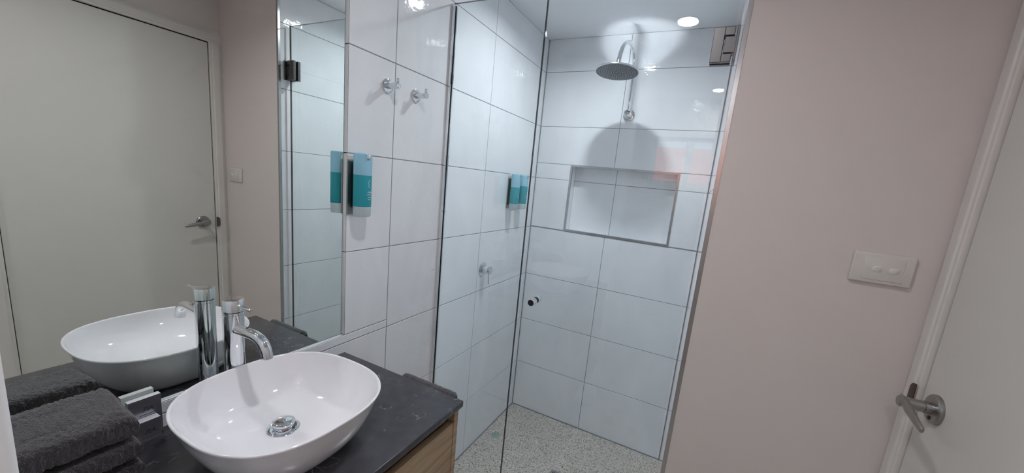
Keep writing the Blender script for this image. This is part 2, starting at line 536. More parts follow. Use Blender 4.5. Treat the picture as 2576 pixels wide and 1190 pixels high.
# right wall of the shower (tiled) and the painted wall it returns into
bm = B()
def PR(u, v, d):
    t = (u - YN) / (YC - YN)
    return Vector((XR0 + (XR1 - XR0) * t + d, u, v))
tiles(bm, tile_rects([YN, 1.6117, YC], ROWS), PR, 0.010)
box(bm, XR0 + 0.0115, 1.05, YN + 0.012, YC + 0.012, ZF, ZC, 0, 1)
tag(finish('wall_right', bm, [MT['tile'], MT['grout']]), kind='structure')
bm = B(); box(bm, XR0 + 0.0118, W + 0.12, YN, YN + 0.012, ZF, ZC)
box(bm, 1.05, W + 0.12, YN + 0.0121, YC, ZF, ZC)
tag(finish('wall_front', bm, MT['paint']), kind='structure')
bm = B()
box(bm, XR0 - 0.0005, XR0 + 0.0118, YN - 0.0012, YN + 0.0105, ZF, ZC, 0.0006)
tag(finish('trim_2', bm, MT['alu']), kind='structure', label='metal corner strip where the tiles meet the painted wall')

# wall with the room door, wall behind the camera, short return wall at the end of the vanity
DY0, DY1, DZ1 = 0.4580, 1.1880, 2.0185
bm = B()
for r in subtract([(YREAR, YN, ZF, ZC)], (DY0 - 0.022, DY1 + 0.022, ZF - 1, DZ1 + 0.022)):
    box(bm, W, W + 0.1, r[0], r[1], r[2], r[3])
box(bm, W + 0.1, W + 0.14, YREAR - 0.1, YN, ZF, ZC)
tag(finish('wall_door_side', bm, MT['paint']), kind='structure')
bm = B()
WX0, WX1, WZ0, WZ1 = 0.44, 1.16, 1.56, 1.965
for r in subtract([(-0.0125, W + 0.1, ZF, ZC)], (WX0, WX1, WZ0, WZ1)):
    box(bm, r[0], r[1], YREAR - 0.1, YREAR, r[2], r[3])
tag(finish('wall_rear', bm, MT['paint']), kind='structure')
bm = B()
box(bm, 0.0, 0.48, 0.012, 0.1303, ZF, ZC, 0.008, 0, 5)
tag(finish('wall_return', bm, pmat('return_wall_paint', lin(244, 244, 246), 0.45), smooth=30), kind='structure')

# window behind the camera (seen only as a reflection in the shower door)
win = tag(bpy.data.objects.new('window_1', None), kind='structure'); link(win); win.location = (0.8, YREAR - 0.05, WZ0)
bm = B()
for (a, b, c, d) in ((WX0, WX0 + .035, WZ0, WZ1), (WX1 - .035, WX1, WZ0, WZ1), (WX0, WX1, WZ0, WZ0 + .035), (WX0, WX1, WZ1 - .03, WZ1), (0.715, 0.765, WZ0, WZ1)):
    box(bm, a, b, YREAR - .07, YREAR - .02, c, d, 0.003)
finish('window_frame', bm, MT['winframe'], win)
bm = B(); box(bm, WX0 + .03, 0.72, YREAR - .048, YREAR - .043, WZ0 + .03, WZ1 - .025)
finish('window_pane', bm, MT['pane'], win)
bm = B(); box(bm, 0.76, WX1 - .03, YREAR - .048, YREAR - .043, WZ0 + .03, WZ1 - .025)
finish('window_pane', bm, MT['pane'], win)
bm = B(); box(bm, -3, 5, -3.0, -2.6, -0.5, 2.06)
tag(finish('wall_outside', bm, MT['brick']), kind='structure')
bm = B(); box(bm, -3, 5, -3.0, YREAR - 0.1, -0.6, -0.5)
tag(finish('ground_outside', bm, pmat('outside_paving', lin(150, 146, 140), 0.9)), kind='structure')

# room door, its architrave and its handle
door = tag(bpy.data.objects.new('door_1', None), kind='structure'); link(door); door.location = (W, (DY0 + DY1) / 2, ZF)
bm = B(); box(bm, W, W + 0.038, DY0 + 0.0025, DY1 - 0.0025, ZF + 0.008, DZ1 - 0.0035, 0.0012)
finish('door_leaf', bm, MT['door'], door)
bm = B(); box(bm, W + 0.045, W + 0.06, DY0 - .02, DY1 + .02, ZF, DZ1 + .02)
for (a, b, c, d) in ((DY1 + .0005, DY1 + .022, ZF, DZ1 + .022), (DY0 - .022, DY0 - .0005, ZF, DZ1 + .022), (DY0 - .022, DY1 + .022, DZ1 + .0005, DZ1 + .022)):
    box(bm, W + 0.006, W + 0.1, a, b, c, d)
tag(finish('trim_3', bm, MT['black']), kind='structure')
bm = B()
AW = YN - DY1 - 0.0005
def arch(run, a0, a1, inner, sgn):
    """moulded strip: run = 'z' or 'y' (its length axis), inner = edge next to the door, sgn = direction away from it"""
    prof_ = [(0.0, -.006), (0.0, .0085), (.0025, .0105), (.010, .0112), (.0125, .0142), (.016, .0150), (AW - .020, .0150), (AW - .016, .0135), (AW - .003, .0062), (AW, .0050), (AW, -.006)]
    ends = []
    for q in (a0, a1):
        ring_ = []
        for w_, h_ in prof_:
            ring_.append(bm.verts.new((W - h_, inner + sgn * w_, q) if run == 'z' else (W - h_, q, inner + sgn * w_)))
        ends.append(ring_)
    for k in range(len(prof_)):
        k2 = (k + 1) % len(prof_)
        bm.faces.new((ends[0][k], ends[0][k2], ends[1][k2], ends[1][k]))
    bm.faces.new(ends[0]); bm.faces.new(ends[1][::-1])
arch('z', ZF, DZ1 + 0.0015, DY1 + 0.0012, 1)
arch('z', ZF, DZ1 + 0.0015, DY0 - 0.0012, -1)
arch('y', DY0 - 0.0012 - AW, DY1 + 0.0005 + AW, DZ1 + 0.0017, 1)
arc = tag(finish('trim_4', bm, MT['trimw']), kind='structure', label='painted architrave round the room door')
# lip of the strike plate on the jamb
bm = B()
n = 8
prev = None
for k in range(n + 1):
    t = k / n
    y = DY1 - 0.004 + 0.016 * t; x = W - 0.0150 - 0.004 * math.sin(t * math.pi / 2) * (1 - 0.2 * t)
    hh = 0.027 - 0.010 * max(0, t - 0.55) / 0.45
    row = [bm.verts.new((x, y, 1.0765 - hh)), bm.verts.new((x, y, 1.0765 + hh)), bm.verts.new((x - .0015, y, 1.0765 + hh)), bm.verts.new((x - .0015, y, 1.0765 - hh))]
    if prev:
        for q in range(4): bm.faces.new((prev[q], prev[(q + 1) % 4], row[(q + 1) % 4], row[q]))
    else: bm.faces.new(row)
    prev = row
bm.faces.new(prev[::-1])
finish('strike_plate', bm, pmat('bronze_plate', (0.16, 0.13, 0.11, 1), 0.32, 1.0), arc, smooth=40)
# lever handle
HY, HZ = 1.1262, 1.0770
h = bpy.data.objects.new('door_handle', None); link(h, door); h.location = Vector((W, HY, HZ)) - door.location
bm = B(); lathe(bm, (W, HY, HZ), (-1, 0, 0), [(0, .0315), (.003, .0322), (.007, .0312), (.0095, .028), (.0100, .012)])
finish('rose', bm, MT['satin'], h, smooth=35)
bm = B(); lathe(bm, (W - .009, HY, HZ), (-1, 0, 0), [(0, .0130), (.012, .0128), (.0125, .0114), (.014, .0114), (.0145, .0120), (.052, .0116), (.0535, .0105)])
finish('neck', bm, MT['satin'], h, smooth=35)
bm = B()
pts = [(W - .053, HY + .014, HZ + .010), (W - .055, HY + .006, HZ + .0085), (W - .056, HY - .008, HZ + .005), (W - .057, HY - .035, HZ - .001), (W - .058, HY - .070, HZ - .007), (W - .0585, HY - .098, HZ - .0115), (W - .0585, HY - .102, HZ - .0122)]
rr = [.0030, .0050, .0105, .0108, .0090, .0068, .0045]
tube(bm, pts, rr, 20)
for v in bm.verts: v.co.x = (W - .056) + (v.co.x - (W - .056)) * 0.62
finish('lever', bm, MT['satin'], h, smooth=50)
bm = B(); lathe(bm, (W - .0095, HY - .004, HZ - .019), (-1, 0, 0), [(0, .0042), (.002, .004), (.0022, .002)], 20)
finish('privacy_pin', bm, MT['dark'], h, smooth=40)

# light switch on the painted wall
SX, SZ = 1.3690, 1.3465
sw = thing('light_switch', (SX, YN, SZ), 'white double light switch plate on the painted wall beside the door', 'light switch')
bm = B(); box(bm, SX - .058, SX + .058, YN - .0095, YN, SZ - .0365, SZ + .0365, .0035, 0, 3)
finish('switch_plate', bm, MT['plastic'], sw, smooth=30)
bm = B(); box(bm, SX - .036, SX + .038, YN - .0112, YN - .009, SZ - .0275, SZ + .0275, .0010, 0, 2)
finish('cover_insert', bm, MT['plastic'], sw, smooth=30)
for dx in (-.0115, .0205):
    bm = B()
    vs = []
    ring0 = []; ring1 = []; ring2 = []
    for k in range(28):
        a = 2 * math.pi * k / 28; c, s = math.cos(a), math.sin(a)
        px_ = .0085 * (abs(c) ** .75) * (1 if c > 0 else -1); pz_ = .0072 * (abs(s) ** .75) * (1 if s > 0 else -1)
        ring0.append(bm.verts.new((SX + dx + px_, YN - .0100, SZ - .001 + pz_)))
        ring1.append(bm.verts.new((SX + dx + px_ * .97, YN - .0140 - .0022 * (pz_ / .0072), SZ - .001 + pz_ * .97)))
        ring2.append(bm.verts.new((SX + dx + px_ * .85, YN - .0146 - .0022 * (pz_ / .0072), SZ - .001 + pz_ * .85)))
    for a_, b_ in ((ring0, ring1), (ring1, ring2)):
        for k in range(28): bm.faces.new((a_[k], a_[(k + 1) % 28], b_[(k + 1) % 28], b_[k]))
    bm.faces.new(ring2)
    finish('rocker', bm, pmat('rocker_plastic', lin(232, 230, 228), 0.25), sw, smooth=50)

# ------------------------------------------------------------------ lamps in the ceiling
def downlight(x, y, r, watts, spread, col, label, src=None):
    t = thing('downlight', (x, y, ZC), label, 'ceiling light')
    bm = B(); lathe(bm, (x, y, ZC), (0, 0, -1), [(0, r + .011), (.002, r + .012), (.0045, r + .008), (.005, r + .001), (.002, r)], 48, cap1=False)
    finish('bezel', bm, MT['plastic'], t, smooth=40)
    bm = B(); lathe(bm, (x, y, ZC - .0005), (0, 0, -1), [(0, r), (.002, r)], 48)
    finish('diffuser', bm, emat('lit_diffuser', (*col, 1), 24.0), t)
    ld = bpy.data.lights.new('lamp', 'AREA')
    ld.shape = 'DISK'; ld.size = 2 * (src or r * .94); ld.energy = watts; ld.color = col; ld.spread = math.radians(spread)
    lo = bpy.data.objects.new('lamp', ld); link(lo, t); lo.location = (0, 0, -.0032)
    return t
downlight(0.478, 1.602, 0.045, SHOWER_LAMP, 160, (0.93, 0.97, 1.0), 'round lit ceiling downlight over the middle of the shower', .026)
downlight(0.741, 0.504, 0.045, ROOM_LAMP, 155, (0.98, 0.965, 1.0), 'round lit ceiling downlight near the vanity, seen mirrored in the shower door')
downlight(0.893, -0.740, 0.045, REAR_LAMP, 160, (0.98, 0.965, 0.99), 'round lit ceiling downlight at the window end of the room')

# ------------------------------------------------------------------ mirror
bm = B(); box(bm, XM - .0032, XM, MIRR[0] + .001, MIRR[1] - .001, MIRR[2] + .001, MIRR[3] - .001, 0)
tag(finish('wall_mirror', bm, MT['mirror'], origin=(XM, 0.486, MIRR[2])), 'large frameless mirror set into the tiles above the vanity', 'mirror')

# ------------------------------------------------------------------ shower glass
XG = 0.3871
GT = 2.091
fp = thing('fixed_glass_panel', (0.2, YG, ZF), 'fixed clear glass shower panel standing against the left tiled wall', 'shower screen')
def pane(x0, x1, z0, z1, name, parent):
    bm = B(); vs = box(bm, x0, x1, YG, YG + .009, z0, z1)
    for f in bm.faces:
        nrm = f.normal
        f.material_index = 0 if abs(f.calc_center_median().y - YG) < 1e-5 or abs(f.calc_center_median().y - YG - .009) < 1e-5 else 1
    return finish(name, bm, [MT['glass'], MT['edge']], parent)
pane(0.003, XG, ZF + .004, GT, 'glass_sheet', fp)
bm = B()
box(bm, 0.0005, 0.0135, YG - .0055, YG - .0004, ZF, GT - .004, .0006)
box(bm, 0.0005, 0.0135, YG + .0094, YG + .0145, ZF, GT - .004, .0006)
finish('wall_channel', bm, MT['chrome'], fp)
dr = thing('glass_shower_door', (0.68, YG, ZF), 'hinged clear glass shower door beside the painted wall', 'shower door')
pane(XG + .002, 0.9560, ZF + .008, GT, 'glass_sheet', dr)
HM = pmat('brushed_hinge_metal', (0.15, 0.148, 0.15, 1), 0.34, 1.0)
def hinge(zc):
    bm = B()
    # clamp plates on both faces of the glass, cut away where the wall leaf turns
    for y0, y1 in ((YG - .0135, YG - .0005), (YG + .0095, YG + .0225)):
        box(bm, .9075, .9350, y0, y1, zc - .045, zc + .045, .0012)
        box(bm, .9345, .9590, y0, y1, zc + .0235, zc + .045, .0012)
        box(bm, .9345, .9590, y0, y1, zc - .045, zc - .0235, .0012)
    hg = finish('hinge', bm, HM, dr)
    bm = B()
    box(bm, .9375, .9660, YG - .0125, YG + .0215, zc - .021, zc + .021, .0012)
    box(bm, .9640, .9700, YG - .022, YG + .03, zc - .045, zc + .045, .001)
    finish('wall_leaf', bm, HM, hg)
hinge(1.887); hinge(0.21)
KX, KZ = 0.4575, 1.0405
bm = B()
lathe(bm, (KX, YG - .0005, KZ), (0, -1, 0), [(0, .0085), (.003, .0085), (.0035, .0118), (.005, .0125), (.031, .0125), (.0335, .0118)], 32)
lathe(bm, (KX, YG + .0095, KZ), (0, 1, 0), [(0, .0085), (.003, .0085), (.0035, .0118), (.005, .0125), (.031, .0125), (.0335, .0118)], 32)
kn = finish('knob', bm, MT['chrome'], dr, smooth=35)
bm = B(); lathe(bm, (KX, YG - .0338, KZ), (0, -1, 0), [(0, .0112), (.0008, .0108)], 32)
finish('end_cap', bm, MT['dark'], kn)
bm = B(); lathe(bm, (KX, YG - .0003, KZ), (0, -1, 0), [(0, .0118), (.0026, .0118)], 32)
finish('washer', bm, MT['dark'], kn)

# ------------------------------------------------------------------ overhead shower on the back wall
FX, FZ = 0.5105, 1.868
HC = Vector((0.4955, 1.868, 1.9975))
sh = thing('overhead_shower', (FX, YC, FZ), 'round chrome rain shower on a curved arm on the back wall', 'shower head')
bm = B(); lathe(bm, (FX, YC, FZ), (0, -1, 0), [(0, .0305), (.003, .031), (.008, .0300), (.0085, .020), (.012, .0185)])
finish('wall_flange', bm, MT['chrome'], sh, smooth=35)
bm = B(); lathe(bm, (FX, YC - .011, FZ), (0, -1, 0), [(0, .0195), (.042, .0195), (.0455, .0185), (.0462, .0165)])
finish('boss', bm, MT['chrome'], sh, smooth=35)
yp = YC - .034
top = 2.160
bm = B()
p = [(FX, yp, FZ + .012), (FX, yp, FZ + .06), (FX, yp, FZ + .14), (FX, yp, 2.02)]
p += bez((FX, yp, 2.02), (FX - .001, yp, 2.16), (FX - .006, yp - .03, 2.178), ((FX + HC.x) / 2, (yp + HC.y) / 2, 2.172), 12)[1:]
p += bez(((FX + HC.x) / 2, (yp + HC.y) / 2, 2.172), (HC.x + .004, HC.y + .10, 2.165), (HC.x, HC.y + .010, 2.13), (HC.x, HC.y, 2.022), 14)[1:]
tube(bm, p, .0098, 24)
finish('arm', bm, MT['chrome'], sh, smooth=60)
rot = Matrix.Rotation(math.radians(-5.0), 4, 'X')
bm = B(); lathe(bm, (0, 0, 0), (0, 0, 1), [(.0, .0965), (.0006, .0985), (.002, .0995), (.0055, .0992), (.0066, .0982), (.00665, .0150), (.020, .0145), (.028, .0135)], 96)
bm.transform(Matrix.Translation(HC) @ rot)
hd = finish('head', bm, MT['softchrome'], sh, smooth=40)
bm = B(); lathe(bm, (0, 0, -.0006), (0, 0, 1), [(0, .0955), (.0008, .0955)], 96)
bm.transform(Matrix.Translation(HC) @ rot)
finish('spray_face', bm, MT['rose'], hd)
bm = B()
for ring in range(1, 9):
    rr_ = ring * .0108
    cnt = int(6 + ring * 5.5)
    for k in range(cnt):
        a = 2 * math.pi * k / cnt + ring * .37
        lathe(bm, (rr_ * math.cos(a), rr_ * math.sin(a), -.0006), (0, 0, -1), [(0, .0017), (.0016, .0011)], 8)
bm.transform(Matrix.Translation(HC) @ rot)
tag(finish('nozzles', bm, MT['dark'], hd), kind='stuff')

# ------------------------------------------------------------------ mixer tap in the shower
MY, MZ = 1.652, 1.0115
mx = thing('shower_mixer', (0, MY, MZ), 'round chrome shower mixer with pin lever on the left shower wall', 'shower tap')
bm = B(); lathe(bm, (0, MY, MZ), (1, 0, 0), [(0, .0365), (.002, .0372), (.0035, .0362), (.004, .024)])
finish('wall_flange', bm, MT['chrome'], mx, smooth=35)
bm = B(); lathe(bm, (.0035, MY, MZ), (1, 0, 0), [(0, .0205), (.017, .0205), (.0175, .0192), (.0185, .0192)])
finish('body', bm, MT['chrome'], mx, smooth=35)
bm = B(); lathe(bm, (.0215, MY, MZ), (1, 0, 0), [(0, .0198), (.001, .0206), (.025, .0206), (.027, .0192), (.0272, .012)])
finish('handle', bm, MT['chrome'], mx, smooth=35)
bm = B(); tube(bm, [(.0380, MY, MZ - .019), (.0390, MY, MZ - .045), (.0405, MY, MZ - .072), (.0406, MY, MZ - .0735)], [.0032, .0032, .0034, .0022], 16)
finish('lever', bm, MT['chrome'], mx, smooth=50)

# ------------------------------------------------------------------ robe hooks
def hook(y, z, label):
    t = thing('robe_hook', (0, y, z), label, 'hook', 'robe hooks on the tiled wall')
    bm = B(); lathe(bm, (0, y, z), (1, 0, 0), [(0, .0222), (.001, .0226), (.0045, .0222), (.0055, .0205), (.006, .010)])
    finish('wall_rose', bm, MT['chrome'], t, smooth=35)
    bm = B(); lathe(bm, (.0055, y, z), (1, 0, 0), [(0, .0092), (.007, .0092), (.0074, .0080), (.0090, .0080), (.0094, .0092), (.045, .0092), (.0468, .0082), (.047, .004)])
    finish('post', bm, MT['chrome'], t, smooth=35)
    bm = B(); lathe(bm, (.0455, y, z + .0075), (0, 0, 1), [(0, .0043), (.0135, .0043), (.0148, .0034), (.015, .0015)], 24)
    finish('pin', bm, MT['chrome'], t, smooth=35)
hook(0.985, 1.7228, 'chrome robe hook on the tiles nearer the mirror')
hook(1.1150, 1.7232, 'chrome robe hook on the tiles nearer the shower glass')

# ------------------------------------------------------------------ soap dispensers
def oval(bm, cx, cy, ax, ay, prof, n=48, mat=0, cap0=True, cap1=True, ex=2.35):
    """stack of rounded-oval rings: prof [(z, scale, dz_tilt)]"""
    rings = []
    for z, s, tilt in prof:
        r = []
        for k in range(n):
            a = 2 * math.pi * k / n; c, q = math.cos(a), math.sin(a)
            x = ax * s * (abs(c) ** (2 / ex)) * (1 if c >= 0 else -1); y = ay * s * (abs(q) ** (2 / ex)) * (1 if q >= 0 else -1)
            r.append(bm.verts.new((cx + x, cy + y, z + tilt * x)))
        rings.append(r)
    for a, b in zip(rings, rings[1:]):
        for k in range(n): bm.faces.new((a[k], a[(k + 1) % n], b[(k + 1) % n], b[k])).material_index = mat
    if cap0: bm.faces.new(rings[0][::-1]).material_index = mat
    if cap1: bm.faces.new(rings[-1]).material_index = mat

def bottle(cx, cy, z0, level, label, group, brand):
    t = thing('soap_bottle', (cx, cy, z0), label, 'soap dispenser', group)
    ax, ay = .0225, .0262
    H = .186; zb = z0 + .030
    bm = B(); oval(bm, cx, cy, ax, ay, [(z0, .90, 0), (z0 + .002, .95, 0), (zb, .985, 0)])
    finish('clear_base', bm, MT['frost'], t, smooth=50)
    bm = B(); oval(bm, cx, cy, ax, ay, [(zb + .0002, .985, 0), (zb + .001, 1.0, 0), (level, 1.0, 0)])
    liq = finish('full_part', bm, MT['liquid'], t, smooth=50)
    bm = B(); oval(bm, cx, cy, ax, ay, [(level + .0002, 1.0, 0), (z0 + H - .006, 1.0, 0.02), (z0 + H - .002, .97, 0.04), (z0 + H, .90, 0.04), (z0 + H + .001, .6, 0.04)])
    finish('empty_part', bm, MT['shelltop'], t, smooth=50)
    # push tab at the top of the front
    bm = B(); box(bm, cx + ax - .010, cx + ax + .0045, cy - .0065, cy + .0065, z0 + H - .0145, z0 + H + .0005, .0022, 0, 3)
    finish('push_tab', bm, MT['chrome'], t, smooth=40)
    R = Matrix.Rotation(math.pi / 2, 4, 'Z') @ Matrix.Rotation(math.pi / 2, 4, 'X')
    xf = cx + ax + .0002
    if brand:
        text_obj('printed_name', '\u2022TEP', .0075, (xf, cy + .006, z0 + .071), R, MT['whiteink'], t)
        text_obj('printed_name', 'L-BODY', .0042, (xf, cy + .004, z0 + .0655), R, MT['whiteink'], t)
        bm = B()
        tube(bm, bez((xf, cy + .003, z0 + .108), (xf, cy + .013, z0 + .112), (xf, cy - .006, z0 + .100), (xf, cy + .006, z0 + .098), 12) , .0005, 6)
        tube(bm, bez((xf, cy + .006, z0 + .098), (xf, cy + .001, z0 + .094), (xf, cy + .001, z0 + .090), (xf, cy + .008, z0 + .089), 8), .0005, 6)
        finish('printed_mark', bm, MT['whiteink'], t)
        for w_, zz in ((.010, .058), (.009, .052)):
            bm = B(); box(bm, xf - .0003, xf + .0002, cy + .006 - w_ / 2, cy + .006 + w_ / 2, z0 + zz, z0 + zz + .0010)
            finish('printed_line', bm, MT['whiteink'], t)
        # dots printed on the side that only the mirror shows
        bm = B()
        for k in range(5):
            lathe(bm, (cx - .004, cy + ay - .0004, z0 + .155 - k * .0062), (0, 1, 0), [(0, .0015), (.0007, .0015)], 12)
        finish('printed_dots', bm, MT['ink'], t)
    else:
        bm = B()
        box(bm, xf - .0003, xf + .0002, cy - .004, cy + .005, z0 + .068, z0 + .0705)
        finish('printed_mark', bm, MT['whiteink'], t)

def bracket(y0, y1, z0, z1, label):
    t = thing('wall_bracket', (0, (y0 + y1) / 2, z0), label, 'bracket')
    bm = B()
    box(bm, 0.0, .0050, y0, y1, z0, z1 - .014, .0012)
    finish('back_plate', bm, MT['satin'], t)
    bm = B(); box(bm, 0.0, .0062, y0, y1, z1 - .0138, z1, .0015)
    finish('top_clip', bm, MT['plastic'], t)
    bm = B(); box(bm, .0050, .0185, y0 + .020, y1 - .012, z0 + .02, z1 - .02, .001)
    finish('holder_rib', bm, MT['dark'], t)
bracket(.8405, .892, 1.318, 1.494, 'slim metal wall bracket at the mirror edge holding one teal bottle')
bottle(.0410, .8640, 1.3165, 1.4395, 'teal soap bottle on the tiled wall beside the mirror', 'teal wall-mounted soap bottles', True)
bracket(1.8340, 1.965, 1.3180, 1.493, 'metal wall bracket inside the shower holding two teal bottles')
bottle(.0410, 1.8475, 1.3165, 1.4330, 'teal soap bottle in the shower nearer the glass panel', 'teal wall-mounted soap bottles', False)
bottle(.0410, 1.9430, 1.3165, 1.4420, 'teal soap bottle in the shower nearer the back corner', 'teal wall-mounted soap bottles', False)

# ------------------------------------------------------------------ vanity
BY0, BY1, BX1 = 0.1308, 0.8435, 0.4705
bm = B(); box(bm, 0.0004, BX1, BY0, BY1, ZB - .018, ZB, .0022, 0, 3)
tag(finish('stone_benchtop', bm, MT['stone'], origin=(0.23, 0.487, ZB - .018), smooth=30), 'dark grey veined stone benchtop on the oak vanity', 'benchtop')
vc = thing('vanity_cabinet', (0.23, 0.487, 0.25), 'light oak wall-hung vanity cabinet under the dark benchtop', 'vanity')
bm = B()
cz0, cz1 = 0.28, ZB - .0185
box(bm, .0005, .4610, BY1 - .0235, BY1 - .0065, cz0, cz1, .0008)
box(bm, .0005, .4610, BY0 + .001, BY0 + .018, cz0, cz1, .0008)
box(bm, .0005, .4400, BY0 + .018, BY1 - .0235, cz0, cz0 + .017)
box(bm, .0005, .0120, BY0 + .018, BY1 - .0235, cz0 + .017, cz1)
finish('carcass', bm, MT['wood'], vc)
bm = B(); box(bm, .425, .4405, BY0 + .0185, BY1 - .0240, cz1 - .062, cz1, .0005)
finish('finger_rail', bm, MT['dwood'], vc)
for (z0, z1) in ((.560, .8150), (.2835, .5560)):
    bm = B(); box(bm, .4430, .4605, BY0 + .0205, BY1 - .0262, z0, z1, .0010)
    finish('drawer_front', bm, MT['wood'], vc)

# basin
CX, CY, RA, RB = 0.2510, 0.4980, 0.1780, 0.1725
DXC, DYC = 0.2330, 0.5050
ZR = 0.9875
ba = thing('vessel_basin', (CX, CY, ZB), 'white ceramic vessel basin standing on the dark benchtop', 'basin')
bm = B()
prof = []   # (scale, z, exponent, blend to drain centre)
for s, z in ((.52, ZB + .0003), (.60, ZB + .0004), (.645, ZB + .003), (.70, ZB + .011), (.775, ZB + .027), (.845, ZB + .047), (.90, ZB + .068), (.945, ZB + .089), (.975, ZB + .105), (.993, ZR - .006)):
    prof.append((s, z, 2.55, 0))
for s, z in ((1.0, ZR - .003), (.999, ZR - .001), (.992, ZR), (.980, ZR - .0002), (.971, ZR - .0015), (.966, ZR - .004)):
    prof.append((s, z, 2.55, 0))
D = ZR - .892
for s, t in ((.955, .10), (.935, .22), (.905, .36), (.865, .50), (.81, .63), (.74, .75), (.65, .845), (.55, .905), (.44, .945), (.33, .972), (.25, .988), (.205, .994)):
    prof.append((s, ZR - D * t, 2.55 - .5 * t, t ** 3))
n = 120; rings = []
for s, z, ex, bl in prof:
    r = []
    for k in range(n):
        a = 2 * math.pi * k / n; c, q = math.cos(a), math.sin(a)
        x = RA * s * (abs(c) ** (2 / ex)) * (1 if c >= 0 else -1); y = RB * s * (abs(q) ** (2 / ex)) * (1 if q >= 0 else -1)
        r.append(bm.verts.new((CX + (DXC - CX) * bl + x, CY + (DYC - CY) * bl + y, z)))
    rings.append(r)
for a, b in zip(rings, rings[1:]):
    for k in range(n): bm.faces.new((a[k], a[(k + 1) % n], b[(k + 1) % n], b[k]))
bm.faces.new(rings[0][::-1]); bm.faces.new(rings[-1])
finish('bowl', bm, MT['ceramic'], ba, smooth=180)
zd = ZR - D * .994
wa = bpy.data.objects.new('waste', None); link(wa, ba); wa.location = Vector((DXC, DYC, zd)) - ba.location
bm = B(); lathe(bm, (DXC, DYC, zd), (0, 0, 1), [(0, .0310), (.0012, .0316), (.0022, .0305), (.0015, .024), (.0005, .019)])
finish('waste_ring', bm, MT['chrome'], wa, smooth=50)
bm = B(); lathe(bm, (DXC, DYC, zd + .001), (0, 0, 1), [(0, .0150), (.006, .0150), (.0062, .0205), (.0095, .0210), (.0098, .0200), (.0120, .0200), (.0123, .0222), (.0150, .0222), (.0164, .0205), (.0176, .013), (.0180, .003)])
finish('plug', bm, MT['chrome'], wa, smooth=40)

# tall basin mixer
TX, TY = 0.0526, 0.5050
tp = thing('basin_mixer', (TX, TY, ZB), 'tall chrome basin mixer tap standing behind the white basin', 'tap')
bm = B(); lathe(bm, (TX, TY, ZB + .0002), (0, 0, 1), [(0, .0225), (.003, .0225), (.0035, .0202), (.236, .0202), (.2380, .0202), (.2385, .0188), (.2400, .0188), (.2405, .0202), (.2445, .0202), (.2447, .018)], 64)
finish('body', bm, MT['chrome'], tp, smooth=35)
bm = B(); lathe(bm, (TX, TY, ZB + .2460), (0, 0, 1), [(0, .0190), (.0004, .0208), (.0270, .0208), (.0282, .0200), (.0285, .019), (.0287, .008)], 64)
cap = finish('cap', bm, MT['chrome'], tp, smooth=35)
bm = B(); tube(bm, [(TX + .015, TY, 1.1325), (TX + .040, TY, 1.1330), (TX + .0715, TY - .001, 1.1337), (TX + .0735, TY - .001, 1.1337)], [.0033, .0033, .0038, .0028], 16)
finish('lever', bm, MT['chrome'], tp, smooth=50)
bm = B()
p = [(TX + .010, TY, 1.0745), (TX + .04, TY, 1.0765)] + bez((TX + .06, TY, 1.0780), (TX + .105, TY, 1.0815), (TX + .1235, TY, 1.070), (TX + .1265, TY, 1.0385), 14)
tube(bm, p, .0112, 28)
finish('spout', bm, MT['chrome'], tp, smooth=50)
bm = B(); lathe(bm, (TX + .055, TY, 1.0885), (0, 0, 1), [(0, .0028), (.0012, .0024)], 16)
finish('set_screw', bm, MT['dark'], tp)

# ------------------------------------------------------------------ towels
def folded_towel(y0, y1, x0, x1, z0b, z1b, z0f, z1f, label, seed, group='folded towels at the end of the vanity'):
    """folded slab with a rounded front fold; b = height at the wall, f = height at the front"""
    bm = B(); ny, npf = 150, 150; rings = []
    for j in range(ny + 1):
        t = j / ny; y = y0 + (y1 - y0) * t
        e = min(t, 1 - t) * (y1 - y0) / 0.016
        sh_ = math.sqrt(max(0.0, 1 - (1 - min(1, e)) ** 2)) if e < 1 else 1.0
        sh_ = 0.25 + 0.75 * sh_
        r = []
        for k in range(npf):
            a = 2 * math.pi * k / npf; c, q = math.cos(a), math.sin(a); ex = 5.0
            u = (abs(c) ** (2 / ex)) * (1 if c >= 0 else -1); v = (abs(q) ** (2 / ex)) * (1 if q >= 0 else -1)
            fx_ = (u + 1) / 2
            zlo = z0b + (z0f - z0b) * fx_; zhi = z1b + (z1f - z1b) * fx_
            r.append(Vector((x0 + (x1 - x0) * fx_, y, (zlo + zhi) / 2 + (zhi - zlo) / 2 * v * sh_)))
        rings.append(r)
    cen = Vector(((x0 + x1) / 2, (y0 + y1) / 2, (z0b + z1b) / 2))
    V = []
    for r in rings:
        row = []
        for p_ in r:
            d = noise.noise(p_ * 30 + Vector((seed, 0, 0))) * .0030 + noise.noise(Vector((p_.x * 90, p_.y * 210, p_.z * 150)) + Vector((0, seed, 0))) * .0024 + noise.noise(p_ * 380 + Vector((0, seed, 3))) * .0012
            dirv = Vector((p_.x - cen.x, 0, (p_.z - (z0b + z1b) / 2) * 3)).normalized()
            row.append(bm.verts.new(p_ + dirv * (d - .0042)))
        V.append(row)
    for a, b in zip(V, V[1:]):
        for k in range(npf): bm.faces.new((a[k], a[(k + 1) % npf], b[(k + 1) % npf], b[k]))
    bm.faces.new(V[0][::-1]); bm.faces.new(V[-1])
    o = finish('folded_towel', bm, MT['towel'], smooth=180, origin=((x0 + x1) / 2, (y0 + y1) / 2, z0b))
    tag(o, label, 'towel', group)
    return o
folded_towel(.134, .313, .006, .141, .8712, .9135, .8712, .9080, 'charcoal towel at the bottom of the folded stack, on the benchtop', 1)
folded_towel(.134, .312, .006, .146, .9140, .9640, .9085, .9490, 'charcoal towel in the middle of the folded stack', 5)
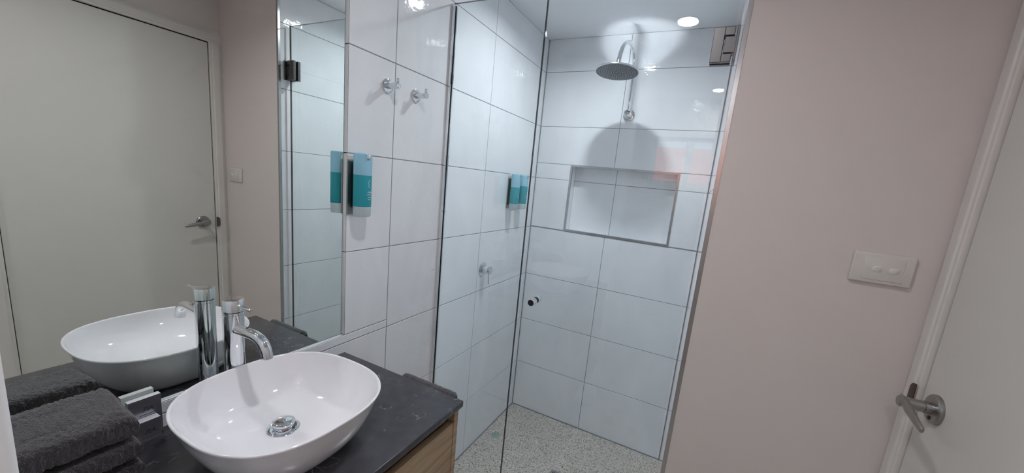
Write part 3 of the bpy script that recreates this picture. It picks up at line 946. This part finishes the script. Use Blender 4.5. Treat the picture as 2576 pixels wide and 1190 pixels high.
folded_towel(.134, .310, .006, .143, .9645, 1.0180, .9495, 1.0000, 'charcoal towel on top of the folded stack', 9)

# towel over a rail on the end of the vanity
tr = thing('towel_rail', (0.33, BY1 - .0065, 0.835), 'metal towel rail on the end panel of the vanity, under the hanging towel', 'towel rail')
bm = B(); tube(bm, [(.234, .872, .842), (.33, .872, .842), (.416, .872, .842)], .0055, 20)
finish('bar', bm, MT['chrome'], tr, smooth=50)
for x in (.242, .408):
    bm = B(); tube(bm, [(x, BY1 - .0062, .842), (x, .8765, .842)], .0055, 20)
    finish('post', bm, MT['chrome'], tr, smooth=50)
bm = B()
nx, ns = 90, 70
x0, x1 = .226, .424; V = []
for i in range(nx + 1):
    t = i / nx; x = x0 + (x1 - x0) * t
    row = []
    e = min(t, 1 - t)
    th = .0052 * (0.35 + .65 * min(1, e / .05))
    for outer in (1, 0):
        seq = range(ns + 1) if outer else range(ns, -1, -1)
        for k in seq:
            s = k / ns
            rr_ = .0072 + (th * 2 if outer else 0)
            L_ = .33; arcl = math.pi * .011
            d = s * (2 * L_ + arcl) - L_
            if d < 0: y, z = .872 - rr_, .842 + d
            elif d > arcl: y, z = .872 + rr_, .842 - (d - arcl)
            else:
                a = math.pi * d / arcl; y, z = .872 - rr_ * math.cos(a), .842 + rr_ * math.sin(a)
            if outer:
                q = Vector((x, y, z)); dd = noise.noise(q * 60) * .0020 + noise.noise(q * 240) * .0016
                if 0 <= d <= arcl: z += dd + .001
                elif d > arcl: y += dd
            row.append(bm.verts.new((x, y, z)))
    V.append(row)
m_ = len(V[0])
for a, b in zip(V, V[1:]):
    for k in range(m_): bm.faces.new((a[k], a[(k + 1) % m_], b[(k + 1) % m_], b[k]))
bm.faces.new(V[0][::-1]); bm.faces.new(V[-1])
tag(finish('hanging_towel', bm, MT['towel'], smooth=180, origin=(.325, .872, .842)), 'charcoal towel hanging over the rail at the end of the vanity', 'towel')

# ------------------------------------------------------------------ two small cartons by the towels
def carton(x0, x1, y0, y1, z1, label, lean=0.0):
    t = thing('soap_box', ((x0 + x1) / 2, (y0 + y1) / 2, ZB), label, 'box', 'small silver-white cartons beside the towels')
    bm = B(); box(bm, x0, x1, y0, y1, ZB + .0003, z1, .0006)
    for f_ in bm.faces:
        if f_.normal.x > .9: f_.material_index = 1  # front face gets a grey metallic material, the other faces stay white
    finish('carton', bm, [MT['box'], MT['boxfront']], t)
    R = Matrix.Rotation(math.pi / 2, 4, 'Z') @ Matrix.Rotation(math.pi / 2, 4, 'X')
    ym = (y0 + y1) / 2
    text_obj('printed_logo', 'PA', .0150, (x1 + .0001, ym + .004, z1 - .0295), R, MT['ink'], t, shear=0.25)
    bm = B(); box(bm, x1 - .0002, x1 + .0002, ym - .010, ym + .015, z1 - .0365, z1 - .0355)
    finish('printed_line', bm, MT['ink'], t)
carton(.0008, .0135, .333, .384, .957, 'small silver-white carton standing against the wall behind the other carton')
carton(.0145, .0330, .331, .3745, .9165, 'small silver-white carton standing in front, next to the towels')

# ------------------------------------------------------------------ floor waste and a stain on the shower floor
gx0, gx1, gy0, gy1 = .4600, .5650, 1.660, 1.765
gr = thing('floor_waste', ((gx0 + gx1) / 2, (gy0 + gy1) / 2, ZF), 'square metal floor waste in the shower floor', 'drain')
bm = B()
for (a, b, c, d) in ((gx0, gx1, gy0, gy0 + .012), (gx0, gx1, gy1 - .012, gy1), (gx0, gx0 + .012, gy0 + .012, gy1 - .012), (gx1 - .012, gx1, gy0 + .012, gy1 - .012)):
    box(bm, a, b, c, d, ZF - .001, ZF + .0022, .0005)
for k in range(9):
    x = gx0 + .017 + k * .0090
    box(bm, x, x + .0042, gy0 + .010, gy1 - .010, ZF - .0004, ZF + .0016)
finish('grate', bm, MT['satin'], gr)
bm = B(); box(bm, gx0 + .011, gx1 - .011, gy0 + .011, gy1 - .011, ZF - .001, ZF + .0004)
finish('sump', bm, MT['black'], gr)
